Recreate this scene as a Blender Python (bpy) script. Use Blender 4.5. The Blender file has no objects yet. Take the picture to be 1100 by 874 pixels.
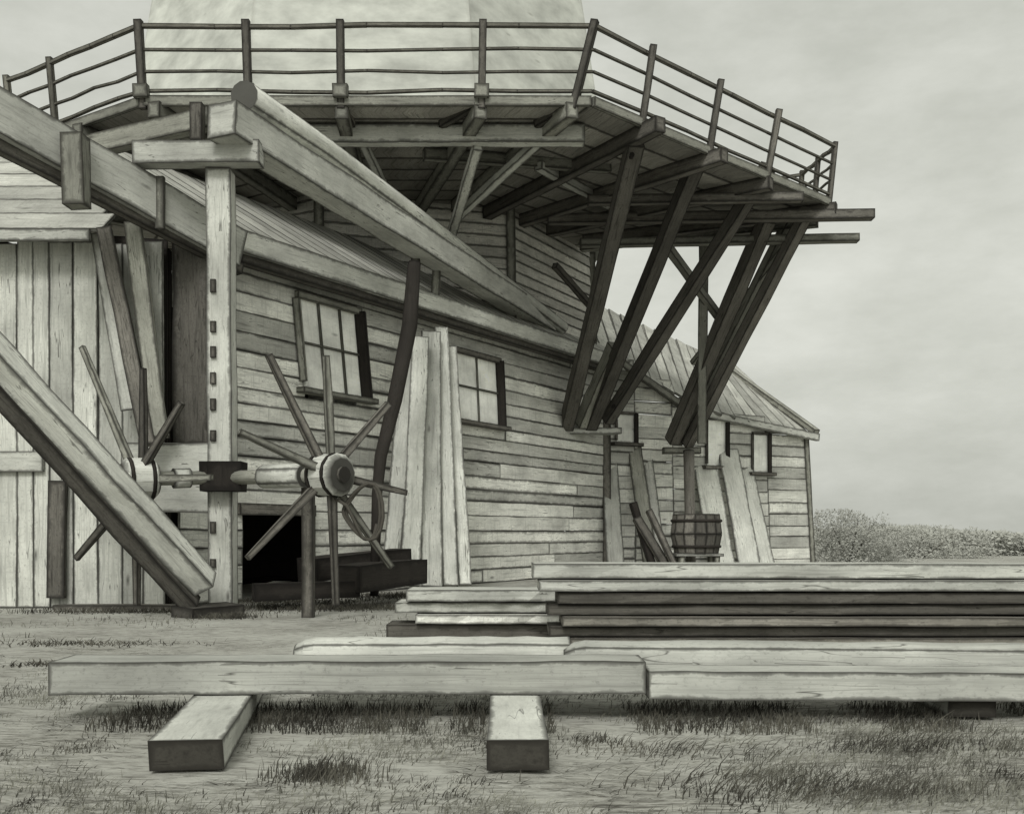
import bpy, bmesh, math, random
from mathutils import Vector, Matrix, noise
R = math.radians
S = bpy.context.scene
C = S.collection
rng = random.Random(11)

# ---------------------------------------------------------------- camera, sky, sun, exposure
HC, HY, F = 0.8, 572.0, 1100.0          # eye height (m), horizon row, focal length in picture widths
cam_d = bpy.data.cameras.new('camera'); cam = bpy.data.objects.new('camera', cam_d); C.objects.link(cam)
cam.location = (0, 0, HC); cam.rotation_euler = (R(90), 0, 0)
cam_d.sensor_width = 36; cam_d.lens = 36; cam_d.shift_y = (HY - 437) / 1100
cam_d.clip_start = 0.05; cam_d.clip_end = 3000
S.camera = cam

SUN_EL, SUN_AZ = 40, 190                # azimuth: clockwise from +Y (behind the viewer, to the left)
w = bpy.data.worlds.new('World'); S.world = w; w.use_nodes = True
nt = w.node_tree; nt.nodes.clear()
def N(nt, t, **k):
    n = nt.nodes.new(t)
    for a, b in k.items(): setattr(n, a, b)
    return n
out = N(nt, 'ShaderNodeOutputWorld'); add = N(nt, 'ShaderNodeAddShader')
sky = N(nt, 'ShaderNodeTexSky', sky_type='NISHITA', sun_disc=False, sun_elevation=R(SUN_EL), sun_rotation=R(SUN_AZ), dust_density=6.0, air_density=1.0)
bw = N(nt, 'ShaderNodeRGBToBW'); nt.links.new(sky.outputs[0], bw.inputs[0])
tint = N(nt, 'ShaderNodeCombineColor')
for i, k in enumerate((1.0, 1.01, 0.93)):
    m = N(nt, 'ShaderNodeMath', operation='MULTIPLY'); m.inputs[1].default_value = k
    nt.links.new(bw.outputs[0], m.inputs[0]); nt.links.new(m.outputs[0], tint.inputs[i])
b1 = N(nt, 'ShaderNodeBackground'); b1.inputs[1].default_value = 0.05; nt.links.new(tint.outputs[0], b1.inputs[0])
tc = N(nt, 'ShaderNodeTexCoord')        # an even veil of overcast cloud
mp = N(nt, 'ShaderNodeMapping'); mp.inputs['Scale'].default_value = (3, 3, 7); nt.links.new(tc.outputs['Generated'], mp.inputs[0])
nz = N(nt, 'ShaderNodeTexNoise'); nz.inputs['Scale'].default_value = 1.6; nz.inputs['Detail'].default_value = 9; nz.inputs['Roughness'].default_value = .62; nt.links.new(mp.outputs[0], nz.inputs['Vector'])
cr = N(nt, 'ShaderNodeValToRGB'); nt.links.new(nz.outputs[0], cr.inputs[0])
cr.color_ramp.elements[0].position = .3; cr.color_ramp.elements[0].color = (.47, .485, .428, 1)
cr.color_ramp.elements[1].position = .7; cr.color_ramp.elements[1].color = (.70, .712, .65, 1)
b2 = N(nt, 'ShaderNodeBackground'); b2.inputs[1].default_value = 0.86; nt.links.new(cr.outputs[0], b2.inputs[0])
nt.links.new(b1.outputs[0], add.inputs[0]); nt.links.new(b2.outputs[0], add.inputs[1]); nt.links.new(add.outputs[0], out.inputs[0])

sd = bpy.data.lights.new('sun', 'SUN'); sd.energy = 1.5; sd.angle = R(14); sd.color = (1, .985, .955)
so = bpy.data.objects.new('sun', sd); C.objects.link(so)
az, el = R(SUN_AZ), R(SUN_EL)
sdir = Vector((math.sin(az) * math.cos(el), math.cos(az) * math.cos(el), math.sin(el)))
so.rotation_euler = sdir.to_track_quat('Z', 'Y').to_euler(); so.location = sdir * 60
vs = S.view_settings
vs.view_transform = 'Standard'; vs.look = 'None'; vs.exposure = 0; vs.gamma = 1; vs.use_curve_mapping = False

# ---------------------------------------------------------------- materials
def mat(name, base, dark, streak=.5, line=.9, sx=2.2, sy=26, rough=.85, hatch=0.0, end=1.0, vary=.22, bump=.25, checks=.75):
    """Weathered timber: grain along the length, dark ink outlines at the edges, tone differing piece by piece."""
    m = bpy.data.materials.new(name); m.use_nodes = True
    t = m.node_tree; bs = t.nodes['Principled BSDF']; L = t.links.new
    bs.inputs['Roughness'].default_value = rough; bs.inputs['Specular IOR Level'].default_value = .15
    def uv(n):
        u = N(t, 'ShaderNodeUVMap', uv_map=n); s = N(t, 'ShaderNodeSeparateXYZ'); L(u.outputs[0], s.inputs[0]); return u, s
    def M(op, a, b=None, c=None, clamp=False):
        n = N(t, 'ShaderNodeMath', operation=op, use_clamp=clamp)
        for i, v in enumerate((a, b, c)):
            if v is None: continue
            if isinstance(v, (int, float)): n.inputs[i].default_value = v
            else: L(v, n.inputs[i])
        return n.outputs[0]
    st, _ = uv('st'); _, ed = uv('ed'); _, sz = uv('sz'); _, wt = uv('wt')
    def tex(scale, detail, rgh, sxx, syy, vec=st.outputs[0]):
        mp = N(t, 'ShaderNodeMapping'); mp.inputs['Scale'].default_value = (sxx, syy, 1); L(vec, mp.inputs[0])
        z = N(t, 'ShaderNodeTexNoise'); z.inputs['Scale'].default_value = scale; z.inputs['Detail'].default_value = detail; z.inputs['Roughness'].default_value = rgh
        L(mp.outputs[0], z.inputs['Vector']); return z.outputs[0]
    grain = tex(1, 6, .65, sx, sy)
    fine = tex(1, 3, .6, sx * 3.1, sy * 3.3)
    blot = tex(1, 5, .6, 1.3, 2.1)
    brk = tex(1, 4, .7, 7, 7)
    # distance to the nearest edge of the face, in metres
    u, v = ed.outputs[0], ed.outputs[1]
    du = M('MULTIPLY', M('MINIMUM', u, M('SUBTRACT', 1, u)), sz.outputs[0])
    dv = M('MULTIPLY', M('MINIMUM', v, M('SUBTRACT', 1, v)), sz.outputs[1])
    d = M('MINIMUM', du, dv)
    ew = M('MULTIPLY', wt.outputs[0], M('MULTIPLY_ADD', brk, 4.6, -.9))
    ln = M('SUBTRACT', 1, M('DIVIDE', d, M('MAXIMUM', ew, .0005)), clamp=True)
    ln = M('MULTIPLY', M('POWER', ln, .6), line)  # ink outline drawn into the colour along each edge
    g = N(t, 'ShaderNodeMapRange'); g.inputs[1].default_value = .51; g.inputs[2].default_value = .72; L(grain, g.inputs[0])
    g2 = N(t, 'ShaderNodeMapRange'); g2.inputs[1].default_value = .5; g2.inputs[2].default_value = .74; L(fine, g2.inputs[0])
    k = M('MAXIMUM', M('MULTIPLY', g.outputs[0], streak), M('MULTIPLY', g2.outputs[0], streak * .6))
    if hatch:
        h = tex(1, 5, .7, 34, 1.6)
        g3 = N(t, 'ShaderNodeMapRange'); g3.inputs[1].default_value = .52; g3.inputs[2].default_value = .72; L(h, g3.inputs[0])
        k = M('MAXIMUM', k, M('MULTIPLY', g3.outputs[0], hatch))
    grit = tex(1, 4, .75, 30, 42)
    g6 = N(t, 'ShaderNodeMapRange'); g6.inputs[1].default_value = .52; g6.inputs[2].default_value = .70; L(grit, g6.inputs[0])
    k = M('MAXIMUM', k, M('MULTIPLY', g6.outputs[0], streak * .75))
    # knots and short checks in the wood
    kp = N(t, 'ShaderNodeMapping'); kp.inputs['Scale'].default_value = (1.1, 3.4, 1); L(st.outputs[0], kp.inputs[0])
    vo = N(t, 'ShaderNodeTexVoronoi', feature='F1'); vo.inputs['Scale'].default_value = 1.0; L(kp.outputs[0], vo.inputs['Vector'])
    kn = M('MULTIPLY', M('SUBTRACT', 1, M('DIVIDE', vo.outputs['Distance'], M('MULTIPLY_ADD', brk, .16, .02)), clamp=True), .85)
    k = M('MAXIMUM', k, kn)
    # long weather checks, in patches
    ck = tex(1, 2, .5, .9, 13)
    g5 = N(t, 'ShaderNodeMapRange'); g5.inputs[1].default_value = .012; g5.inputs[2].default_value = 0; L(M('ABSOLUTE', M('SUBTRACT', ck, .5)), g5.inputs[0])
    k = M('MAXIMUM', k, M('MULTIPLY', g5.outputs[0], M('MULTIPLY', M('GREATER_THAN', blot, .53), checks)))
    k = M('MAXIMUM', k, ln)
    k = M('MAXIMUM', k, M('MULTIPLY', M('GREATER_THAN', wt.outputs[1], 1.5), end), clamp=True) if end < 1 else k
    val = M('MULTIPLY_ADD', M('FRACT', wt.outputs[1]), vary * 2, 1 - vary)
    val = M('MULTIPLY', val, M('MULTIPLY_ADD', blot, 1.5, .25))
    cb = N(t, 'ShaderNodeMix', data_type='RGBA', blend_type='MULTIPLY'); cb.inputs[0].default_value = 1
    cb.inputs[6].default_value = (*base, 1); cc = N(t, 'ShaderNodeCombineColor')
    for i in range(3): L(val, cc.inputs[i])
    L(cc.outputs[0], cb.inputs[7])
    mx = N(t, 'ShaderNodeMix', data_type='RGBA'); L(k, mx.inputs[0]); L(cb.outputs[2], mx.inputs[6]); mx.inputs[7].default_value = (*dark, 1)
    L(mx.outputs[2], bs.inputs['Base Color'])
    bp = N(t, 'ShaderNodeBump'); bp.inputs['Strength'].default_value = bump; bp.inputs['Distance'].default_value = .01
    L(M('SUBTRACT', grain, M('MULTIPLY', ln, .5)), bp.inputs['Height']); L(bp.outputs[0], bs.inputs['Normal'])
    return m
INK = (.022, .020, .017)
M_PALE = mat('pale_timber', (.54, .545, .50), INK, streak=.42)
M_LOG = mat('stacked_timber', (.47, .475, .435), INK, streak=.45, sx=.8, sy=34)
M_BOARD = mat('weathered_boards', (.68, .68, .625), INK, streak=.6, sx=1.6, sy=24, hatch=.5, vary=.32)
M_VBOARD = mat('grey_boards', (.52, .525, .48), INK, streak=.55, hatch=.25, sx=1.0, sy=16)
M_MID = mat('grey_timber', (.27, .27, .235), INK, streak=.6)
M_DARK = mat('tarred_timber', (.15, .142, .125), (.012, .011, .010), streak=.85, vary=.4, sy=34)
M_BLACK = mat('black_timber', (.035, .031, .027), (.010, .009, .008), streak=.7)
M_DPLANK = mat('dark_planks', (.19, .18, .157), INK, streak=.75, sx=.7, sy=40, vary=.45)  # darker plank colour, varied from board to board
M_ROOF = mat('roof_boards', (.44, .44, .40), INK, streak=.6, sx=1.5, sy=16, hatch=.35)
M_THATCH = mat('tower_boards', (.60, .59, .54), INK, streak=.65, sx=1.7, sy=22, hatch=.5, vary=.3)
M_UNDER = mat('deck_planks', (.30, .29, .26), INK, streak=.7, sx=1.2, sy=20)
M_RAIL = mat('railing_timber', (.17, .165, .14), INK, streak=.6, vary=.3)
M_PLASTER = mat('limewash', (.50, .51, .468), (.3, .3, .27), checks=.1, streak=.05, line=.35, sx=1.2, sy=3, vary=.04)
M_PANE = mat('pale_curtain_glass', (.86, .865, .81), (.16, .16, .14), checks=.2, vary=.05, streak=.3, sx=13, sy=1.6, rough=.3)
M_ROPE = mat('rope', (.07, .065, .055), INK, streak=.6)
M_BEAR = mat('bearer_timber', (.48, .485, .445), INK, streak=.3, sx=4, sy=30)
M_BEND = mat('bearer_end_shade', (.05, .047, .04), INK, streak=.8, sx=22, sy=22)  # shade on the block fronts, put into the end colour

def leafmat(name, a, b, sc):
    m = bpy.data.materials.new(name); m.use_nodes = True; t = m.node_tree; bs = t.nodes['Principled BSDF']
    bs.inputs['Roughness'].default_value = .9; bs.inputs['Specular IOR Level'].default_value = .1
    tc = N(t, 'ShaderNodeTexCoord'); z = N(t, 'ShaderNodeTexNoise'); z.inputs['Scale'].default_value = sc; z.inputs['Detail'].default_value = 4
    t.links.new(tc.outputs['Object'], z.inputs['Vector']); c = N(t, 'ShaderNodeValToRGB'); t.links.new(z.outputs[0], c.inputs[0])
    c.color_ramp.elements[0].position = .35; c.color_ramp.elements[0].color = (*a, 1)
    c.color_ramp.elements[1].position = .65; c.color_ramp.elements[1].color = (*b, 1)
    t.links.new(c.outputs[0], bs.inputs['Base Color']); return m
M_GRASS = leafmat('dry_grass', (.045, .043, .036), (.26, .26, .22), 2.5)
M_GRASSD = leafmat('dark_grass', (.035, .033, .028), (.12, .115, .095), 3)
M_SCRUB = leafmat('scrub_leaves', (.09, .088, .07), (.20, .20, .165), 3)
M_FLAT = leafmat('matted_straw', (.05, .048, .04), (.40, .395, .345), 5)
M_FAR = leafmat('hazed_scrub', (.30, .302, .275), (.40, .403, .365), .3)  # leaf colour paled to paint in the haze of distance

def groundmat():
    m = bpy.data.materials.new('worn_ground'); m.use_nodes = True; t = m.node_tree; bs = t.nodes['Principled BSDF']; L = t.links.new
    bs.inputs['Roughness'].default_value = .95; bs.inputs['Specular IOR Level'].default_value = .05
    tc = N(t, 'ShaderNodeTexCoord')
    def tex(scale, sc, det=5, rg=.6, dist=0):
        mp = N(t, 'ShaderNodeMapping'); mp.inputs['Scale'].default_value = sc; L(tc.outputs['Object'], mp.inputs[0])
        z = N(t, 'ShaderNodeTexNoise'); z.inputs['Scale'].default_value = scale; z.inputs['Detail'].default_value = det; z.inputs['Roughness'].default_value = rg; z.inputs['Distortion'].default_value = dist
        L(mp.outputs[0], z.inputs['Vector']); return z.outputs[0]
    def mr(x, a, b, c=0, d=1):
        n = N(t, 'ShaderNodeMapRange'); n.inputs[1].default_value = a; n.inputs[2].default_value = b; n.inputs[3].default_value = c; n.inputs[4].default_value = d; L(x, n.inputs[0]); return n.outputs[0]
    def mul(a, b):
        n = N(t, 'ShaderNodeMath', operation='MULTIPLY'); L(a, n.inputs[0])
        if isinstance(b, float): n.inputs[1].default_value = b
        else: L(b, n.inputs[1])
        return n.outputs[0]
    def mx(a, b):
        n = N(t, 'ShaderNodeMath', operation='MAXIMUM'); L(a, n.inputs[0]); L(b, n.inputs[1]); return n.outputs[0]
    patch = tex(.9, (1, 1, 1), 4)
    fine = tex(9, (1, 2.2, 1), 6, .7)
    strk = tex(5, (1.0, 6, 1), 5, .7, 1.2)
    k = mul(mr(strk, .49, .64), mr(patch, .40, .60, .3, .9))
    k = mx(k, mul(mr(fine, .50, .70), .75))
    ramp = N(t, 'ShaderNodeMix', data_type='RGBA'); L(mr(patch, .3, .7), ramp.inputs[0])
    ramp.inputs[6].default_value = (.46, .46, .42, 1); ramp.inputs[7].default_value = (.35, .345, .312, 1)
    m2 = N(t, 'ShaderNodeMix', data_type='RGBA'); L(k, m2.inputs[0]); L(ramp.outputs[2], m2.inputs[6]); m2.inputs[7].default_value = (.06, .056, .046, 1)
    L(m2.outputs[2], bs.inputs['Base Color'])
    bp = N(t, 'ShaderNodeBump'); bp.inputs['Strength'].default_value = .5; bp.inputs['Distance'].default_value = .03; L(fine, bp.inputs['Height']); L(bp.outputs[0], bs.inputs['Normal'])
    return m
M_GROUND = groundmat()

# ---------------------------------------------------------------- helpers
def P(x, y, Y): return Vector(((x - 550) / F * Y, Y, HC - (y - HY) / F * Y))
def V(*a): return Vector(a)

class MB:
    """Collects boxes, boards, tubes; build() links them as ONE mesh object."""
    def __init__(s): s.v = []; s.f = []; s.l = []; s.mi = []; s.sm = []
    def face(s, idx, st, ed, sz, wt, mi=0, sm=False):
        s.f.append(idx); s.l.append([(st[i], ed[i], sz, wt) for i in range(len(idx))]); s.mi.append(mi); s.sm.append(sm)
    def beam(s, a, b, wd, ht, up=(0, 0, 1), ew=.02, wob=.03, seg=None, taper=1.0, roll=0, endmi=0, mi=0, tone=None):
        a, b = Vector(a), Vector(b); d = b - a; Ln = d.length; d.normalize(); up = Vector(up)
        if abs(d.dot(up)) > .97: up = V(0, 1, 0)
        side = d.cross(up).normalized(); up = side.cross(d).normalized()
        if roll: q = Matrix.Rotation(roll, 3, d); side, up = q @ side, q @ up
        n = seg or max(1, min(16, int(Ln / .45))); base = len(s.v); r = rng.random() if tone is None else tone; off = rng.random() * 50
        for i in range(n + 1):
            t = i / n; k = 1 + (taper - 1) * t; c = a + d * Ln * t
            for (p, q) in ((-1, -1), (1, -1), (1, 1), (-1, 1)):
                j = (rng.uniform(-1, 1) * wob * wd, rng.uniform(-1, 1) * wob * ht)
                s.v.append(c + side * (p * wd / 2 * k + j[0]) + up * (q * ht / 2 * k + j[1]))
        dims = (wd, ht, wd, ht)
        for i in range(n):
            for q in range(4):
                i0 = base + i * 4 + q; i1 = base + i * 4 + (q + 1) % 4; i2 = i1 + 4; i3 = i0 + 4
                u0, u1 = i / n, (i + 1) / n; W = dims[q]; o = off + q * 3.7
                s.face((i0, i1, i2, i3), ((u0 * Ln + off, o), (u0 * Ln + off, o + W), (u1 * Ln + off, o + W), (u1 * Ln + off, o)),
                       ((u0, 0), (u0, 1), (u1, 1), (u1, 0)), (Ln, W), (ew, r), mi)
        for e, fl in ((0, True), (n, False)):
            ids = [base + e * 4 + q for q in range(4)]; co = [(0, 0), (1, 0), (1, 1), (0, 1)]
            if fl: ids.reverse(); co.reverse()
            s.face(tuple(ids), [(c[0] * wd + off, c[1] * ht) for c in co], co, (wd, ht), (ew, r + (2 if False else 0)), endmi)
        return s
    def tube(s, pts, rad, n=10, ew=.012, endmi=0, mi=0, wob=.03, caps=True, smooth=True, tone=None, hewn=0):
        pts = [Vector(p) for p in pts]; m = len(pts); rads = rad if isinstance(rad, (list, tuple)) else [rad] * m
        base = len(s.v); off = rng.random() * 50; r = rng.random() if tone is None else tone
        lens = [0]
        for i in range(1, m): lens.append(lens[-1] + (pts[i] - pts[i - 1]).length)
        ref = None
        for i in range(m):
            d = (pts[min(i + 1, m - 1)] - pts[max(i - 1, 0)]).normalized()
            if ref is None: ref = d.orthogonal().normalized()
            ref = (ref - d * ref.dot(d)).normalized(); bi = d.cross(ref)
            for q in range(n):
                an = 2 * math.pi * q / n; rr = rads[i] * (1 + rng.uniform(-wob, wob))
                s.v.append(pts[i] + (ref * math.cos(an) + bi * math.sin(an)) * rr)
        tl = max(lens[-1], 1e-6)
        for i in range(m - 1):
            for q in range(n):
                i0 = base + i * n + q; i1 = base + i * n + (q + 1) % n
                W = 2 * math.pi * rads[i]; v0, v1 = q / n, (q + 1) / n; u0, u1 = lens[i] / tl, lens[i + 1] / tl
                hv = ((q % hewn) / hewn, (q % hewn + 1) / hewn) if hewn else (.5, .5); hw = W * hewn / n if hewn else 10
                s.face((i0, i1, i1 + n, i0 + n), ((lens[i] + off, v0 * W), (lens[i] + off, v1 * W), (lens[i + 1] + off, v1 * W), (lens[i + 1] + off, v0 * W)),
                       ((u0, hv[0]), (u0, hv[1]), (u1, hv[1]), (u1, hv[0])), (tl, hw), (ew, r), mi, smooth)
        if caps:
            for e, fl in ((0, True), (m - 1, False)):
                ids = [base + e * n + q for q in range(n)]
                if fl: ids.reverse()
                st = [(s.v[i] - pts[e]) for i in ids]
                s.face(tuple(ids), [(q.x + off, q.y + q.z) for q in st], [(.5, 0)] * n, (1, .001 + rads[e]), (ew * .2, r), endmi)
        return s
    def quad(s, a, b, c, d, nu=1, nv=1, ew=.03, bow=0, nrm=None, tone=None):
        """a-b is the long (u) edge, a-d the v edge."""
        a, b, c, d = map(Vector, (a, b, c, d)); base = len(s.v); off = rng.random() * 50; r = rng.random() if tone is None else tone
        lu = ((b - a).length + (c - d).length) / 2; lv = ((d - a).length + (c - b).length) / 2
        nm = (b - a).cross(d - a).normalized()
        for j in range(nv + 1):
            for i in range(nu + 1):
                u, v = i / nu, j / nv; p = (a * (1 - u) + b * u) * (1 - v) + (d * (1 - u) + c * u) * v
                if bow and 0 < i < nu and 0 < j < nv: p = p + nm * rng.uniform(-bow, bow)
                s.v.append(p)
        for j in range(nv):
            for i in range(nu):
                i0 = base + j * (nu + 1) + i; ids = (i0, i0 + 1, i0 + nu + 2, i0 + nu + 1)
                co = ((i / nu, j / nv), ((i + 1) / nu, j / nv), ((i + 1) / nu, (j + 1) / nv), (i / nu, (j + 1) / nv))
                s.face(ids, [(c_[0] * lu + off, c_[1] * lv + off) for c_ in co], co, (lu, lv), (ew, r))
        return s
    def build(s, name, mats, parent=None):
        me = bpy.data.meshes.new(name); me.from_pydata([tuple(v) for v in s.v], [], s.f)
        ls = [me.uv_layers.new(name=n) for n in ('st', 'ed', 'sz', 'wt')]
        li = 0
        for pi, lp in enumerate(s.l):
            for q in lp:
                for k in range(4): ls[k].data[li].uv = q[k]
                li += 1
        if not isinstance(mats, (list, tuple)): mats = [mats]
        for m in mats: me.materials.append(m)
        me.polygons.foreach_set('material_index', s.mi); me.polygons.foreach_set('use_smooth', s.sm)
        me.update()
        o = bpy.data.objects.new(name, me); C.objects.link(o)
        if parent is not None: o.parent = parent; o.matrix_parent_inverse = par_inv(parent)
        return o
def par_inv(p):
    m = Matrix.Translation(p.location)
    q = p.parent
    while q is not None: q = q.parent
    return m.inverted() if p.type == 'EMPTY' else Matrix.Identity(4)
def tag(o, label=None, cat=None, group=None, kind=None):
    if label: o['label'] = label
    if cat: o['category'] = cat
    if group: o['group'] = group
    if kind: o['kind'] = kind
    return o
def thing(name, label, cat, loc, group=None):
    o = bpy.data.objects.new(name, None); C.objects.link(o); o.location = loc; o.empty_display_size = .2
    return tag(o, label, cat, group)
def one(name, mb, m, label, cat, group=None): return tag(mb.build(name, m), label, cat, group)

# ---------------------------------------------------------------- ground
gb = bmesh.new()
def gz(x, y):
    a = max(0, 1 - max(0, (y - 4.6)) / 2.0) if y > 4.6 else 1
    return (noise.noise(V(x * .9, y * .9, 3)) * .022 + noise.noise(V(x * 3.1, y * 3.1, 1)) * .012) * (a * .8 + .2) - .012
xs = [-900, -300, -100, -40, -20] + [-12 + i * .25 for i in range(97)] + [20, 40, 100, 300, 900]
ys = [-60, -10, 0] + [1 + i * .2 for i in range(46)] + [12, 15, 20, 28, 40, 60, 100, 180, 400, 1000, 2500]
gv = [[gb.verts.new((x, y, gz(x, y) if abs(x) < 13 and 0 < y < 11 else -.012)) for x in xs] for y in ys]
for j in range(len(ys) - 1):
    for i in range(len(xs) - 1): gb.faces.new((gv[j][i], gv[j][i + 1], gv[j + 1][i + 1], gv[j + 1][i])).smooth = True
gm = bpy.data.meshes.new('ground'); gb.to_mesh(gm); gm.materials.append(M_GROUND)
go = bpy.data.objects.new('ground', gm); C.objects.link(go); tag(go, kind='structure', label='pale worn ground with patches of dry grass round the mill')

# ---------------------------------------------------------------- the windmill: tower and gallery
TC = V(-2.62, 20.85, 0); TR = 4.22; A0 = -52
def oct_(r, z, k, c=TC, a0=A0): a = R(a0 + 45 * k); return V(c.x + r * math.cos(a), c.y + r * math.sin(a), z)
D = 13.2; ZD = 6.37                       # gallery: distance of its front edge, deck height
mill = thing('windmill', 'tall timber windmill with railed gallery carried on raking dark struts', 'windmill', (TC.x, TC.y, 0))
def facets(r0, z0, r1, z1, ew, rows, k0=0, k1=8, bow=.0):
    m = MB()
    for k in range(k0, k1):
        for i in range(rows):
            t0, t1 = i / rows, (i + 1) / rows
            ra, rb = r0 + (r1 - r0) * t0, r0 + (r1 - r0) * t1; za, zb = z0 + (z1 - z0) * t0, z0 + (z1 - z0) * t1
            m.quad(oct_(ra + .02, za, k), oct_(ra + .02, za, k + 1), oct_(rb, zb, k + 1), oct_(rb, zb, k), 6, 1, ew)
    return m
mm = facets(TR - .55, 0, TR - .5, 3.6, .018, 4); m2 = facets(TR + .06, 3.6, TR, ZD + .05, .018, 15); nb0 = len(mm.v)
mm.v += m2.v; mm.f += [tuple(i + nb0 for i in f) for f in m2.f]; mm.l += m2.l; mm.mi += m2.mi; mm.sm += m2.sm
mm.build('lower_body', M_THATCH, mill)
for k in range(8): MB().beam(oct_(TR + .04, 3.62, k), oct_(TR + .0, ZD - .02, k), .16, .16, ew=.04).build('corner_post', M_MID, mill)
UC, UA = V(-2.75, 20.75, 0), -63
TU = 4.95                                 # limewashed smock above the deck, wider than the base it sits on
m = MB()
for k in range(8):
    m.quad(oct_(TU, ZD + .14, k, UC, UA), oct_(TU, ZD + .14, k + 1, UC, UA), oct_(TU - 1.3, 15, k + 1, UC, UA), oct_(TU - 1.3, 15, k, UC, UA), 4, 8, .035)
ids0 = len(m.v)
for k in range(8): m.v.append(oct_(TU - 1.3, 15, k, UC, UA))
m.face(tuple(range(ids0, ids0 + 8)), [(0, 0)] * 8, [(.5, .5)] * 8, (1, 1), (.01, .5))
m.build('upper_body', M_PLASTER, mill)

C1 = V(-.359 * D, D, 0); C2 = V(.077 * D, D, 0); C3 = V(5.3, 17.2, 0); C4 = V(5.15, 18.45, 0)
C0 = V(-7.15, 14.75, 0); Cm = V(-9.2, 18.4, 0); C5 = V(1.7, 19.75, 0); Cb = V(-6.9, 20.9, 0)
RING = [Cm, C0, C1, C2, C3, C4, C5, Cb]
nR = len(RING)
# deck planks: boards laid across each bay of the gallery
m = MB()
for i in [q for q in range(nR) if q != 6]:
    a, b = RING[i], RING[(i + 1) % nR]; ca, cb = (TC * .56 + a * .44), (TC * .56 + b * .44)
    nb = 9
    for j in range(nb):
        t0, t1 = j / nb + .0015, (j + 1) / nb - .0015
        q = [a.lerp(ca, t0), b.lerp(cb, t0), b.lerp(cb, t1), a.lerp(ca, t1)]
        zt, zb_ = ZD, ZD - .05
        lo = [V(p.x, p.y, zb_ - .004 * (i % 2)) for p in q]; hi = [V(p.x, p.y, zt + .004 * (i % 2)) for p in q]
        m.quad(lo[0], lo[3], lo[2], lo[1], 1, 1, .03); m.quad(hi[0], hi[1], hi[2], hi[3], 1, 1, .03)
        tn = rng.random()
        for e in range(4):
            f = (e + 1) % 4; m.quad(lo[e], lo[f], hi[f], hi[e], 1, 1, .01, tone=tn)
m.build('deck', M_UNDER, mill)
# edge boards of the deck
for i in [q for q in range(nR) if q != 6]:
    a, b = RING[i], RING[(i + 1) % nR]
    out_ = ((a + b) / 2 - TC); out_.z = 0; out_.normalize()
    MB().beam(a + out_ * .04 + V(0, 0, ZD - .03), b + out_ * .04 + V(0, 0, ZD - .03), .06, .13, ew=.022).build('edge_board', M_UNDER if i not in (1, 2, 3) else M_MID, mill)
# railing
rail = bpy.data.objects.new('railing', None); C.objects.link(rail); rail.parent = mill; rail.location = (0, 0, 0); rail.matrix_parent_inverse = par_inv(mill)
def sub(mb, name, mt): 
    o = mb.build(name, mt); o.parent = rail; return o
LEAN = .10
def rim(i, t, z, lean=LEAN):
    a, b = RING[i], RING[(i + 1) % nR]; p = a.lerp(b, t)
    def nrm(k):
        e = RING[(k + 1) % nR] - RING[k]; return V(e.y, -e.x, 0).normalized()
    na = (nrm(i) + nrm((i - 1) % nR)).normalized(); nb_ = (nrm(i) + nrm((i + 1) % nR)).normalized()
    o = na.lerp(nb_, t); return p + o * (.03 + lean * (z - ZD)) + V(0, 0, z)
def px_t(i, x):                            # where the picture column x meets rim i
    a, b = RING[i], RING[(i + 1) % nR]; k = (x - 550) / F
    return (k * a.y - a.x) / ((b.x - a.x) - k * (b.y - a.y))
for i in [q for q in range(nR) if q != 6]:
    for z, wd in ((ZD + .90, .055), (ZD + .61, .036), (ZD + .34, .034), (ZD + .10, .042)):
        far = i in (0, 5, 6, 7, 8)
        sag = .02
        mm = MB(); pts = [rim(i, t / 6, z + rng.uniform(-sag, sag)) for t in range(7)]
        pts[0] = rim(i, 0, z); pts[-1] = rim(i, 1, z)
        for q in range(6): mm.beam(pts[q], pts[q + 1], wd, wd * .9, ew=.012, seg=1, tone=.3)
        sub(mm, 'handrail', M_RAIL)
posts = [(1, px_t(1, 62)), (2, 0.0), (2, px_t(2, 268)), (2, px_t(2, 367)), (2, px_t(2, 517)), (3, 0.0)]
posts += [(3, px_t(3, x)) for x in (688, 760, 822)] + [(4, 0.0), (4, .5), (5, 0), (5, .5), (1, 0), (0, .5), (0, 0), (7, .5)]
for (i, t) in posts:
    wd = .095 if i in (2, 3) else .08
    ln = LEAN + (.22 if (i == 3) else 0)
    a_, b_ = rim(i, t, ZD - .12), rim(i, t, ZD + .97)
    if i == 3 and t > 0: b_ = b_ + V(.10, -.02, 0)
    if i == 3 and t == 0: a_ = a_ + V(-.24, 0, 0)
    sub(MB().beam(a_, b_, wd, wd, ew=.02), 'rail_post', M_DARK if i in (2, 3, 4) else M_RAIL)
    if i == 2: sub(MB().beam(rim(i, t, ZD + .0) + V(0, -.05, 0), rim(i, t, ZD + .16) + V(0, -.05, 0), .19, .12, ew=.03), 'post_foot', M_MID)
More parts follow.
